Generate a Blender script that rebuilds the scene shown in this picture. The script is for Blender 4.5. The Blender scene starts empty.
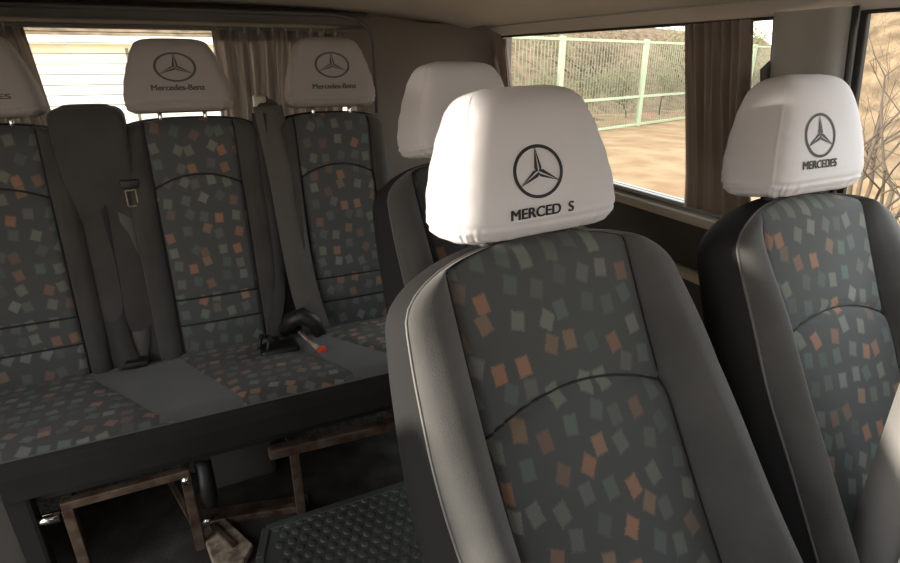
import bpy, bmesh, math, random
import numpy as np
from mathutils import Vector, Matrix

random.seed(7)
rng = np.random.default_rng(7)
SC = bpy.context.scene
COL = SC.collection
PI = math.pi
FLOOR = -1.22            # geometry is written with z = 0 at eye height; everything is raised by RAISE at the end
RAISE = 1.22

# ------------------------------------------------------------------ camera
f_px = 560.0
pit = math.atan2(221.5, f_px)
yaw = math.atan2(285.0, 602.0)
cam_data = bpy.data.cameras.new('camera')
cam_data.sensor_fit = 'HORIZONTAL'
cam_data.sensor_width = 36.0
cam_data.lens = 36.0 * f_px / 900.0
cam_data.clip_start = 0.02
cam_data.clip_end = 300
cam = bpy.data.objects.new('camera', cam_data)
COL.objects.link(cam)
cam.location = (0, 0, RAISE)
cam.rotation_euler = (PI / 2 - pit, 0, -yaw)
SC.camera = cam

# ------------------------------------------------------------------ world, sun, exposure
W = bpy.data.worlds.new('sky')
SC.world = W
W.use_nodes = True
nt = W.node_tree
nt.nodes.clear()
wo = nt.nodes.new('ShaderNodeOutputWorld')
bg = nt.nodes.new('ShaderNodeBackground')
geo = nt.nodes.new('ShaderNodeNewGeometry')
sep = nt.nodes.new('ShaderNodeSeparateXYZ')
ramp = nt.nodes.new('ShaderNodeValToRGB')
ramp.color_ramp.elements[0].position = 0.0
ramp.color_ramp.elements[0].color = (1.0, 0.93, 0.84, 1)
ramp.color_ramp.elements[1].position = 0.6
ramp.color_ramp.elements[1].color = (0.86, 0.92, 1.0, 1)
tc = nt.nodes.new('ShaderNodeTexCoord')
nt.links.new(tc.outputs['Generated'], sep.inputs[0])
nt.links.new(sep.outputs['Z'], ramp.inputs[0])
nt.links.new(ramp.outputs[0], bg.inputs[0])
bg.inputs[1].default_value = 2.4
nt.links.new(bg.outputs[0], wo.inputs[0])

sun_d = bpy.data.lights.new('sun', 'SUN')
sun_d.energy = 5.0
sun_d.angle = math.radians(3)
sun_d.color = (1.0, 0.9, 0.76)
sun = bpy.data.objects.new('sun', sun_d)
COL.objects.link(sun)
sun.rotation_euler = Vector((0.97, -0.20, -0.095)).to_track_quat('-Z', 'Y').to_euler()
sun.location = (-6, -4, 8)

SC.view_settings.view_transform = 'Standard'
SC.view_settings.look = 'None'
SC.view_settings.gamma = 1.0
SC.view_settings.use_curve_mapping = False
SC.view_settings.exposure = 0.70
SC.cycles.max_bounces = 10
SC.cycles.transparent_max_bounces = 16
SC.cycles.sample_clamp_indirect = 6.0


# ------------------------------------------------------------------ materials
def newmat(name):
    m = bpy.data.materials.new(name)
    m.use_nodes = True
    n = m.node_tree
    n.nodes.clear()
    out = n.nodes.new('ShaderNodeOutputMaterial')
    b = n.nodes.new('ShaderNodeBsdfPrincipled')
    n.links.new(b.outputs[0], out.inputs[0])
    return m, n, b, out


def _in(b, k, v):
    if k in b.inputs:
        b.inputs[k].default_value = v


def plain(name, col, rough=0.6, metal=0.0, nscale=0, namp=0.0, bump=0.0, bscale=200, spec=0.5, sheen=0.0, col2=None):
    m, n, b, out = newmat(name)
    _in(b, 'Base Color', (*col, 1)); _in(b, 'Roughness', rough); _in(b, 'Metallic', metal)
    _in(b, 'Specular IOR Level', spec); _in(b, 'Sheen Weight', sheen)
    t = n.nodes.new('ShaderNodeTexCoord')
    if nscale:
        no = n.nodes.new('ShaderNodeTexNoise'); no.inputs['Scale'].default_value = nscale
        no.inputs['Detail'].default_value = 6
        n.links.new(t.outputs['Object'], no.inputs['Vector'])
        mx = n.nodes.new('ShaderNodeMix'); mx.data_type = 'RGBA'
        c2 = col2 or tuple(c * (1 - namp) for c in col)
        mx.inputs[6].default_value = (*col, 1); mx.inputs[7].default_value = (*c2, 1)
        rp = n.nodes.new('ShaderNodeMapRange')
        rp.inputs['From Min'].default_value = 0.35; rp.inputs['From Max'].default_value = 0.65
        n.links.new(no.outputs['Fac'], rp.inputs['Value'])
        n.links.new(rp.outputs[0], mx.inputs[0])
        n.links.new(mx.outputs[2], b.inputs['Base Color'])
    if bump:
        nb = n.nodes.new('ShaderNodeTexNoise'); nb.inputs['Scale'].default_value = bscale
        nb.inputs['Detail'].default_value = 3
        n.links.new(t.outputs['Object'], nb.inputs['Vector'])
        bp = n.nodes.new('ShaderNodeBump'); bp.inputs['Strength'].default_value = bump
        bp.inputs['Distance'].default_value = 0.002
        n.links.new(nb.outputs['Fac'], bp.inputs['Height'])
        n.links.new(bp.outputs[0], b.inputs['Normal'])
    return m


def pattern(name, base, axes='xz', cell=0.045, size=(0.25, 0.285), gain=1.0):
    """woven upholstery: scattered, turned little quads of orange, sage, teal and grey on charcoal"""
    m, n, b, out = newmat(name)
    N, L = n.nodes, n.links

    def math_(op, a, c=None, d=None):
        x = N.new('ShaderNodeMath'); x.operation = op
        for i, v in enumerate((a, c, d)):
            if v is None: continue
            if isinstance(v, (int, float)): x.inputs[i].default_value = v
            else: L.new(v, x.inputs[i])
        return x.outputs[0]
    t = N.new('ShaderNodeTexCoord'); s = N.new('ShaderNodeSeparateXYZ'); L.new(t.outputs['Object'], s.inputs[0])
    info = N.new('ShaderNodeObjectInfo')
    c = N.new('ShaderNodeCombineXYZ')
    off = math_('MULTIPLY', info.outputs['Random'], 37.0)
    L.new(math_('ADD', math_('MULTIPLY', s.outputs['X'], 1 / cell), off), c.inputs[0])
    L.new(math_('MULTIPLY', s.outputs['Z' if axes == 'xz' else 'Y'], 1 / cell * 0.93), c.inputs[1])
    v = N.new('ShaderNodeTexVoronoi'); v.voronoi_dimensions = '2D'; v.inputs['Scale'].default_value = 1
    v.inputs['Randomness'].default_value = 0.5
    L.new(c.outputs[0], v.inputs['Vector'])
    sub = N.new('ShaderNodeVectorMath'); sub.operation = 'SUBTRACT'
    L.new(c.outputs[0], sub.inputs[0]); L.new(v.outputs['Position'], sub.inputs[1])
    sc = N.new('ShaderNodeSeparateColor'); L.new(v.outputs['Color'], sc.inputs[0])
    rot = N.new('ShaderNodeVectorRotate'); rot.rotation_type = 'Z_AXIS'
    L.new(sub.outputs[0], rot.inputs['Vector'])
    L.new(math_('MULTIPLY_ADD', sc.outputs[0], 1.0, -0.35), rot.inputs['Angle'])
    s2 = N.new('ShaderNodeSeparateXYZ'); L.new(rot.outputs[0], s2.inputs[0])
    no = N.new('ShaderNodeTexNoise'); no.inputs['Scale'].default_value = 420
    L.new(t.outputs['Object'], no.inputs['Vector'])
    jit = math_('MULTIPLY_ADD', no.outputs['Fac'], 0.16, -0.08)
    ax = math_('DIVIDE', math_('ADD', math_('ABSOLUTE', s2.outputs[0]), jit), size[0])
    ay = math_('DIVIDE', math_('ADD', math_('ABSOLUTE', s2.outputs[1]), jit), size[1])
    mxv = math_('MAXIMUM', ax, ay)
    mr = N.new('ShaderNodeMapRange'); mr.inputs['From Min'].default_value = 1.14; mr.inputs['From Max'].default_value = 0.86
    L.new(mxv, mr.inputs['Value'])
    # hatch threads inside the quad
    wv = math_('SINE', math_('MULTIPLY', math_('ADD', s2.outputs[0], math_('MULTIPLY', s2.outputs[1], 0.5)), 62.0))
    hat = math_('MULTIPLY_ADD', wv, 0.10, 0.9)
    wt = math_('MULTIPLY_ADD', sc.outputs[2], 0.65, 0.28)
    fac = math_('MULTIPLY', math_('MULTIPLY', mr.outputs[0], hat), wt)
    rp = N.new('ShaderNodeValToRGB'); rp.color_ramp.interpolation = 'CONSTANT'
    cols = [(0.0, (0.33, 0.175, 0.115)), (0.20, (0.185, 0.20, 0.165)), (0.42, (0.125, 0.165, 0.138)), (0.60, (0.21, 0.215, 0.195)),
            (0.80, (0.115, 0.14, 0.135)), (0.94, (0.27, 0.18, 0.12))]
    el = rp.color_ramp.elements
    el[0].position, el[0].color = cols[0][0], (*cols[0][1], 1)
    el[1].position, el[1].color = cols[1][0], (*cols[1][1], 1)
    for p, cc in cols[2:]:
        e = el.new(p); e.color = (*cc, 1)
    L.new(sc.outputs[1], rp.inputs[0])
    mx = N.new('ShaderNodeMix'); mx.data_type = 'RGBA'
    L.new(fac, mx.inputs[0]); mx.inputs[6].default_value = (*base, 1); L.new(rp.outputs[0], mx.inputs[7])
    L.new(mx.outputs[2], b.inputs['Base Color'])
    _in(b, 'Roughness', 0.9); _in(b, 'Specular IOR Level', 0.2); _in(b, 'Sheen Weight', 0.15)
    bp = N.new('ShaderNodeBump'); bp.inputs['Strength'].default_value = 0.3; bp.inputs['Distance'].default_value = 0.001
    L.new(no.outputs['Fac'], bp.inputs['Height']); L.new(bp.outputs[0], b.inputs['Normal'])
    return m


def glass(name, tint=(0.96, 0.98, 0.96)):
    m, n, b, out = newmat(name)
    n.nodes.remove(b)
    tr = n.nodes.new('ShaderNodeBsdfTransparent'); tr.inputs[0].default_value = (*tint, 1)
    gl = n.nodes.new('ShaderNodeBsdfGlossy'); gl.inputs['Roughness'].default_value = 0.02
    fr = n.nodes.new('ShaderNodeLayerWeight'); fr.inputs[0].default_value = 0.5
    pw = n.nodes.new('ShaderNodeMath'); pw.operation = 'POWER'; pw.inputs[1].default_value = 5.0
    ma = n.nodes.new('ShaderNodeMath'); ma.operation = 'MULTIPLY_ADD'; ma.inputs[1].default_value = 0.8; ma.inputs[2].default_value = 0.03
    n.links.new(fr.outputs['Facing'], pw.inputs[0]); n.links.new(pw.outputs[0], ma.inputs[0])
    mx = n.nodes.new('ShaderNodeMixShader')
    n.links.new(ma.outputs[0], mx.inputs[0]); n.links.new(tr.outputs[0], mx.inputs[1]); n.links.new(gl.outputs[0], mx.inputs[2])
    n.links.new(mx.outputs[0], out.inputs[0])
    return m


def cloth(name, col, trans, wt=0.35, nscale=60, bump=0.2):
    m, n, b, out = newmat(name)
    _in(b, 'Base Color', (*col, 1)); _in(b, 'Roughness', 0.9); _in(b, 'Specular IOR Level', 0.2)
    t = n.nodes.new('ShaderNodeBsdfTranslucent'); t.inputs[0].default_value = (*trans, 1)
    mx = n.nodes.new('ShaderNodeMixShader'); mx.inputs[0].default_value = wt
    n.links.new(b.outputs[0], mx.inputs[1]); n.links.new(t.outputs[0], mx.inputs[2]); n.links.new(mx.outputs[0], out.inputs[0])
    tcn = n.nodes.new('ShaderNodeTexCoord'); no = n.nodes.new('ShaderNodeTexNoise'); no.inputs['Scale'].default_value = nscale
    n.links.new(tcn.outputs['Object'], no.inputs['Vector'])
    bp = n.nodes.new('ShaderNodeBump'); bp.inputs['Strength'].default_value = bump; bp.inputs['Distance'].default_value = 0.002
    n.links.new(no.outputs['Fac'], bp.inputs['Height']); n.links.new(bp.outputs[0], b.inputs['Normal'])
    return m


M = {}
M['panel'] = pattern('patterned_upholstery', (0.078, 0.083, 0.082))
M['panel_flat'] = pattern('patterned_upholstery_seat', (0.058, 0.058, 0.054), 'xy', cell=0.041, size=(0.30, 0.28))
M['bolster'] = plain('grey_upholstery', (0.092, 0.092, 0.090), 0.8, nscale=9, namp=0.2, bump=0.5, bscale=700, sheen=0.25, spec=0.25)
M['bolster_dark'] = plain('charcoal_upholstery', (0.066, 0.064, 0.060), 0.9, nscale=9, namp=0.2, bump=0.5, bscale=700, sheen=0.15, spec=0.2)
M['shell'] = plain('dark_seat_side', (0.026, 0.026, 0.027), 0.85, bump=0.15, bscale=500, spec=0.15)
M['thread'] = plain('dark_seam', (0.012, 0.012, 0.012), 0.7)
M['pipe'] = plain('grey_piping', (0.14, 0.14, 0.135), 0.55)
M['grey_rear'] = cloth('greyer_rear_cover', (0.36, 0.335, 0.325), (0.6, 0.55, 0.5), 0.08, 160, 0.07)  # rear covers, greyer than the front ones
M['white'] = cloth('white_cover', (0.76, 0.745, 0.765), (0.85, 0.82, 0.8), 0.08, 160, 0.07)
M['ink'] = plain('black_print', (0.012, 0.012, 0.013), 0.6)
M['ink_grey'] = plain('faded_print', (0.09, 0.083, 0.082), 0.7)
M['chrome'] = plain('chrome', (0.75, 0.76, 0.74), 0.18, 1.0)
M['black'] = plain('black_plastic', (0.012, 0.012, 0.013), 0.5)
M['black_cloth'] = plain('black_bench_skirt', (0.010, 0.0095, 0.009), 0.9, nscale=12, namp=0.4, bump=0.3, bscale=300)
M['rust'] = plain('rusty_steel', (0.15, 0.11, 0.08), 0.5, 0.4, nscale=25, col2=(0.055, 0.028, 0.018), bump=0.5, bscale=140)
M['steel'] = plain('worn_steel', (0.50, 0.41, 0.31), 0.6, 0.2, nscale=40, col2=(0.16, 0.12, 0.09), bump=0.3, bscale=200)
M['carpet'] = plain('dark_carpet', (0.10, 0.10, 0.10), 1.0, nscale=90, col2=(0.04, 0.04, 0.04), bump=1.0, bscale=260, spec=0.1)
M['floor'] = plain('dirty_floor', (0.045, 0.040, 0.036), 0.8, nscale=14, col2=(0.02, 0.016, 0.014), bump=0.6, bscale=120)
M['rubber'] = plain('rubber_mat', (0.085, 0.092, 0.085), 0.5, nscale=8, namp=0.25, spec=0.5)
M['headliner'] = plain('headliner', (0.46, 0.43, 0.39), 0.95, nscale=3, namp=0.08, bump=0.3, bscale=500, spec=0.1)
M['trim'] = plain('grey_trim', (0.34, 0.33, 0.30), 0.6, nscale=4, namp=0.06, bump=0.15, bscale=400, spec=0.4)
M['trim_dark'] = plain('dark_trim', (0.085, 0.08, 0.074), 0.6, nscale=5, namp=0.1, bump=0.2, bscale=300)
M['liner_dark'] = plain('corner_lining', (0.17, 0.15, 0.13), 0.9, nscale=3, namp=0.1, bump=0.2, bscale=400, spec=0.1)
M['door_card'] = plain('dark_wall_lining', (0.055, 0.052, 0.046), 0.8, nscale=6, namp=0.2, bump=0.3, bscale=300)
M['sill'] = plain('pale_sill', (0.42, 0.39, 0.32), 0.55)
M['rail'] = plain('window_rail', (0.26, 0.26, 0.25), 0.4, 0.3)
M['seal'] = plain('window_seal', (0.02, 0.018, 0.016), 0.6)
M['glass'] = glass('window_glass')
M['curtain_dark'] = cloth('brown_curtain', (0.27, 0.225, 0.195), (0.36, 0.29, 0.23), 0.3)
M['curtain_pale_edge'] = cloth('curtain_edge', (0.45, 0.36, 0.30), (0.55, 0.42, 0.33), 0.4)  # paler than the curtain, for its two side edges
M['curtain_beige'] = cloth('beige_curtain', (0.26, 0.235, 0.215), (0.50, 0.44, 0.39), 0.42)
M['belt'] = plain('belt_webbing', (0.090, 0.082, 0.074), 0.7, bump=0.6, bscale=900, sheen=0.2)
M['belt_dark'] = plain('dark_belt_webbing', (0.032, 0.032, 0.032), 0.7, bump=0.6, bscale=900)
M['cream'] = plain('cream_plastic', (0.42, 0.42, 0.33), 0.5)
M['red'] = plain('red_button', (0.75, 0.08, 0.045), 0.4)
M['near_grey'] = plain('pale_grey_plastic', (0.24, 0.235, 0.23), 0.4)
M['near_highlight'] = plain('door_edge_highlight', (0.88, 0.88, 0.88), 0.3)  # pillar highlight painted in as white
M['ground'] = plain('sandy_ground', (0.27, 0.165, 0.085), 1.0, nscale=1.6, col2=(0.36, 0.25, 0.145), bump=0.6, bscale=3, spec=0.1)
M['bank'] = plain('leafy_bank', (0.26, 0.18, 0.11), 1.0, nscale=3, col2=(0.12, 0.085, 0.05), bump=1.0, bscale=20, spec=0.1)
M['fence'] = plain('green_fence_paint', (0.50, 0.60, 0.40), 0.5)
M['wire'] = plain('fence_wire', (0.28, 0.28, 0.20), 0.6)
M['bark'] = plain('grey_bark', (0.12, 0.09, 0.065), 0.9, nscale=8, namp=0.4)
M['leaf'] = cloth('pale_foliage', (0.27, 0.26, 0.15), (0.35, 0.33, 0.18), 0.3)
M['leaf_brown'] = cloth('dry_foliage', (0.22, 0.17, 0.11), (0.28, 0.2, 0.12), 0.3)
M['wall'] = plain('whitewashed_wall', (0.90, 0.90, 0.76), 0.9, nscale=2, namp=0.05)
M['heater'] = plain('heater_wire', (0.16, 0.14, 0.08), 0.6)


# ------------------------------------------------------------------ mesh helpers
def link(name, verts, faces, mat, parent=None, smooth=True, loc=None):
    me = bpy.data.meshes.new(name)
    me.from_pydata([tuple(map(float, v)) for v in verts], [], [tuple(int(i) for i in f) for f in faces])
    me.validate()
    bm = bmesh.new(); bm.from_mesh(me)
    bmesh.ops.remove_doubles(bm, verts=bm.verts, dist=1e-5)
    bmesh.ops.recalc_face_normals(bm, faces=bm.faces)
    bm.to_mesh(me); bm.free()
    if smooth:
        me.polygons.foreach_set('use_smooth', [True] * len(me.polygons))
    me.materials.append(mat)
    o = bpy.data.objects.new(name, me)
    COL.objects.link(o)
    if parent: o.parent = parent
    if loc: o.location = loc
    return o


class MB:
    def __init__(s): s.v, s.f = [], []

    def add(s, v, f):
        o = len(s.v)
        s.v += [tuple(p) for p in v]
        s.f += [tuple(i + o for i in q) for q in f]
        return s

    def grid(s, P, closeu=False):      # P[i][j] -> point
        n, m = len(P), len(P[0])
        v = [p for r in P for p in r]
        f = []
        for i in range(n - 1):
            for j in range(m if closeu else m - 1):
                a, b = i * m + j, i * m + (j + 1) % m
                f.append((a, b, b + m, a + m))
        return s.add(v, f)

    def tube(s, pts, r, n=8, caps=True):
        pts = [Vector(p) for p in pts]
        rs = r if isinstance(r, (list, tuple)) else [r] * len(pts)
        rows = []
        ref = None
        for i, p in enumerate(pts):
            d = (pts[min(i + 1, len(pts) - 1)] - pts[max(i - 1, 0)]).normalized()
            if ref is None:
                ref = Vector((0, 0, 1)) if abs(d.z) < 0.9 else Vector((1, 0, 0))
            a = d.cross(ref).normalized(); b = a.cross(d).normalized(); ref = b
            rows.append([p + a * (rs[i] * math.cos(2 * PI * k / n)) + b * (rs[i] * math.sin(2 * PI * k / n)) for k in range(n)])
        base = len(s.v)
        s.grid(rows, True)
        if caps:
            s.f.append(tuple(base + k for k in range(n)))
            s.f.append(tuple(base + (len(pts) - 1) * n + k for k in range(n)))
        return s

    def ribbon(s, pts, wdir, w, t=0.0025):
        pts = [Vector(p) for p in pts]
        rows = []
        for i, p in enumerate(pts):
            d = (pts[min(i + 1, len(pts) - 1)] - pts[max(i - 1, 0)]).normalized()
            wd = Vector(wdir[i] if isinstance(wdir, list) else wdir).normalized()
            wd = (wd - d * wd.dot(d)).normalized(); nn = d.cross(wd).normalized()
            ww = w[i] if isinstance(w, list) else w
            rows.append([p + wd * ww / 2 + nn * t / 2, p - wd * ww / 2 + nn * t / 2, p - wd * ww / 2 - nn * t / 2, p + wd * ww / 2 - nn * t / 2])
        base = len(s.v)
        s.grid(rows, True)
        s.f.append(tuple(base + k for k in range(4))); e = base + (len(pts) - 1) * 4
        s.f.append(tuple(e + k for k in range(4)))
        return s

    def build(s, name, mat, parent=None, smooth=True, bevel=0, loc=None, seg=2):
        o = link(name, s.v, s.f, mat, parent, smooth, loc)
        if bevel:
            bv = o.modifiers.new('bevel', 'BEVEL'); bv.width = bevel; bv.segments = seg; bv.limit_method = 'ANGLE'
        return o

    def box(s, lo, hi, mat4=None):
        v = [Vector((x, y, z)) for x in (lo[0], hi[0]) for y in (lo[1], hi[1]) for z in (lo[2], hi[2])]
        if mat4 is not None: v = [mat4 @ p for p in v]
        return s.add(v, [(0, 1, 3, 2), (4, 6, 7, 5), (0, 4, 5, 1), (2, 3, 7, 6), (0, 2, 6, 4), (1, 5, 7, 3)])

    def beam(s, a, b, w, h, up=(0, 0, 1)):
        a, b = Vector(a), Vector(b); d = (b - a).normalized(); upv = Vector(up)
        sd = d.cross(upv).normalized(); u2 = sd.cross(d)
        v = [p + sd * (w / 2 * i) + u2 * (h / 2 * j) for p in (a, b) for i, j in ((-1, -1), (1, -1), (1, 1), (-1, 1))]
        return s.add(v, [(0, 1, 2, 3), (4, 7, 6, 5), (0, 4, 5, 1), (1, 5, 6, 2), (2, 6, 7, 3), (3, 7, 4, 0)])

    def prism(s, poly, fn, d0, d1):      # poly of 2-D points, fn(u, v, depth)
        n = len(poly)
        v = [fn(u, w, d0) for u, w in poly] + [fn(u, w, d1) for u, w in poly]
        f = [tuple(range(n)), tuple(range(2 * n - 1, n - 1, -1))] + [(i, (i + 1) % n, n + (i + 1) % n, n + i) for i in range(n)]
        return s.add(v, f)


def rnd_box(lo, hi, r, mat, name, parent=None, seg=3):
    return MB().box(lo, hi).build(name, mat, parent, True, r, seg=seg)


def empty(name, loc, label, cat, group=None, rz=0):
    o = bpy.data.objects.new(name, None)
    COL.objects.link(o)
    o.empty_display_size = 0.1
    o.location = loc; o.rotation_euler = (0, 0, rz)
    o['label'] = label; o['category'] = cat
    if group: o['group'] = group
    return o


def tag(o, label, cat, group=None, kind=None):
    if label: o['label'] = label
    if cat: o['category'] = cat
    if group: o['group'] = group
    if kind: o['kind'] = kind
    return o


def struct(o, label=None):
    o['kind'] = 'structure'
    if label: o['label'] = label
    return o


def copy_tree(o, parent=None):
    c = o.copy(); COL.objects.link(c)
    if parent is not None:
        c.parent = parent
    for ch in [k for k in SC.objects if k.parent == o]:
        copy_tree(ch, c)
    return c


def cr(tbl, x):
    """Catmull-Rom through a table of (x, y)"""
    xs = [p[0] for p in tbl]; ys = [p[1] for p in tbl]
    if x <= xs[0]: return ys[0]
    if x >= xs[-1]: return ys[-1]
    i = max(k for k in range(len(xs)) if xs[k] <= x)
    i = min(i, len(xs) - 2)
    h = xs[i + 1] - xs[i]; t = (x - xs[i]) / h

    def sl(k):
        a, b = max(k - 1, 0), min(k + 1, len(xs) - 1)
        return (ys[b] - ys[a]) / (xs[b] - xs[a])
    m0, m1 = sl(i) * h, sl(i + 1) * h
    return (2 * t**3 - 3 * t**2 + 1) * ys[i] + (t**3 - 2 * t**2 + t) * m0 + (-2 * t**3 + 3 * t**2) * ys[i + 1] + (t**3 - t**2) * m1


# ------------------------------------------------------------------ headrest cover with printed star and word
HT = [(0, .114), (.03, .130), (.10, .137), (.22, .137), (.40, .131), (.60, .119), (.76, .107), (.88, .096), (.945, .086), (.98, .073), (1, .052)]
DT = [(0, .046), (.03, .056), (.12, .066), (.3, .068), (.6, .062), (.78, .055), (.88, .047), (.95, .035), (.985, .022), (1, .012)]
HN = 5.5


class Cover:
    def __init__(s, O, tilt, H=0.205, sw=1.0, sd=1.0, flat=0.0):
        s.O = Vector(O); s.t = tilt; s.H = H; s.sw = sw; s.sd = sd
        s.up = Vector((0, math.sin(tilt), math.cos(tilt))); s.n = Vector((0, -math.cos(tilt), math.sin(tilt)))

    def w(s, h): return cr(HT, h) * s.sw

    def d(s, h): return cr(DT, h) * s.sd

    def pt(s, x, h, d): return s.O + Vector((x, 0, 0)) + s.up * (h * s.H) + s.n * d

    def front(s, x, z, off=0.0):
        h = z / s.H
        w, d = s.w(h), s.d(h)
        q = min(abs(x) / w, .999)
        return s.pt(x, h, d * (1 - q**HN) ** (1 / HN) + off)

    def build(s, parent, seed=0, name='headrest_cover', mat='white'):
        mb = MB(); rows = []
        r = np.random.default_rng(seed); ph = r.uniform(0, 6.28, 6)
        hs = list(np.linspace(0, .14, 14)) + list(np.linspace(.17, .85, 24)) + list(np.linspace(.88, 1.0, 12))
        nth = 220
        for h in hs:
            row = []
            w, d = s.w(h), s.d(h)
            for k in range(nth):
                th = 2 * PI * k / nth
                c, sn = math.cos(th), math.sin(th)
                x = w * math.copysign(abs(c) ** (2 / HN), c)
                y = d * math.copysign(abs(sn) ** (2 / HN), sn)
                fold = max(0, 1 - h / .13)
                a = (math.sin(th * 23 + ph[0]) * .5 + math.sin(th * 37 + ph[1]) * .35 + math.sin(th * 11 + ph[2]) * .5) * .0024 * fold
                # shallow horizontal stretch folds in the lower third, puckers by the corners
                hf = math.exp(-((h - .10) / .09) ** 2)
                a += .0014 * hf * math.sin(h * 95 + 1.3 * math.sin(th * 3 + ph[3]) + ph[4])
                a += .0009 * math.exp(-((abs(c) - .86) / .14) ** 2) * math.sin(h * 34 + ph[5]) * (h < .9) * (h > .1)
                if sn > 0 and .04 < h < .95: a += .0022 * math.exp(-((abs(c) - .925) / .022) ** 2)
                hz = -.006 * fold * (0.5 + .5 * math.sin(th * 9 + ph[2])) * (1 if h < .05 else .3)
                row.append(s.pt(x + c * a, h + hz, y + sn * a))
            rows.append(row)
        mb.grid(rows, True)
        b = len(mb.v)
        mb.v.append(tuple(s.pt(0, 1.0, 0) + s.up * .0022)); top = len(rows) - 1
        for k in range(nth): mb.f.append((top * nth + k, top * nth + (k + 1) % nth, b))
        mb.v.append(tuple(s.pt(0, .02, 0)))
        for k in range(nth): mb.f.append(((k + 1) % nth, k, b + 1))
        o = mb.build(name, M[mat], parent)
        return o

    def emblem(s, parent, cx, cz, rx, rz, mat, off=.0011, rot=0.0):
        mb = MB(); n = 72

        cr_, sr_ = math.cos(rot), math.sin(rot)

        def P(x, z):
            x, z = x * cr_ - z * sr_, x * sr_ + z * cr_
            return s.front(cx + x * rx, cz + z * rz, off)
        ring = []
        for k in range(n):
            a = 2 * PI * k / n
            ring.append([P(math.cos(a), math.sin(a)), P(.955 * math.cos(a), .955 * math.sin(a)), P(.875 * math.cos(a), .875 * math.sin(a))])
        ring.append(ring[0]); mb.grid(ring)
        for arm in range(3):
            a = PI / 2 + arm * 2 * PI / 3
            u = (math.cos(a), math.sin(a)); q = (-u[1], u[0])

            def A(r, t): return P(u[0] * r + q[0] * t, u[1] * r + q[1] * t)
            for sg in (1, -1):
                rows = []
                for i in range(7):
                    r = .90 * i / 6
                    wd = .165 * (1 - i / 6) ** 1.0 + .008
                    r0 = r
                    inner = .018 * (1 - i / 6) + (0 if sg > 0 else .038 * (1 - i / 6))
                    # valley edges run from the inner corner between two arms to the tip
                    rows.append([A(r0, sg * min(inner, wd * .85)), A(r0, sg * wd * (.5 if i == 0 else 1))])
                mb.grid(rows)
        return mb.build('star_emblem', mat, parent, False)

    def text(s, parent, word, cx, cz, width, height, mat, off=.0012, bold=.0, slant=0.0, dup=.0010):
        cu = bpy.data.curves.new('lettering', 'FONT'); cu.body = word; cu.size = 1; cu.offset = bold
        to = bpy.data.objects.new('lettering_tmp', cu); COL.objects.link(to)
        dg = bpy.context.evaluated_depsgraph_get()
        me = bpy.data.meshes.new_from_object(to.evaluated_get(dg))
        bpy.data.objects.remove(to)
        bm = bmesh.new(); bm.from_mesh(me)
        bmesh.ops.triangulate(bm, faces=bm.faces)
        xs = [v.co.x for v in bm.verts]; ys = [v.co.y for v in bm.verts]
        x0, x1, y0, y1 = min(xs), max(xs), min(ys), max(ys)
        for v in bm.verts:
            x = ((v.co.x - x0) / (x1 - x0) - .5) * width
            z = ((v.co.y - y0) / (y1 - y0) - .5) * height
            v.co = s.front(cx + x + z * slant, cz + z, off)
        if dup:
            geo_ = list(bm.verts) + list(bm.edges) + list(bm.faces)
            for ddx, ddz in ((dup, 0), (-dup, 0), (0, dup * .8), (dup, dup * .8)):
                g2 = bmesh.ops.duplicate(bm, geom=geo_)['geom']
                for v in g2:
                    if isinstance(v, bmesh.types.BMVert): v.co += Vector((ddx, -.00005 - ddz * .05, ddz))
        bm.to_mesh(me); bm.free()
        me.materials.clear(); me.materials.append(mat)
        o = bpy.data.objects.new('lettering', me); COL.objects.link(o); o.parent = parent
        return o


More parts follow.
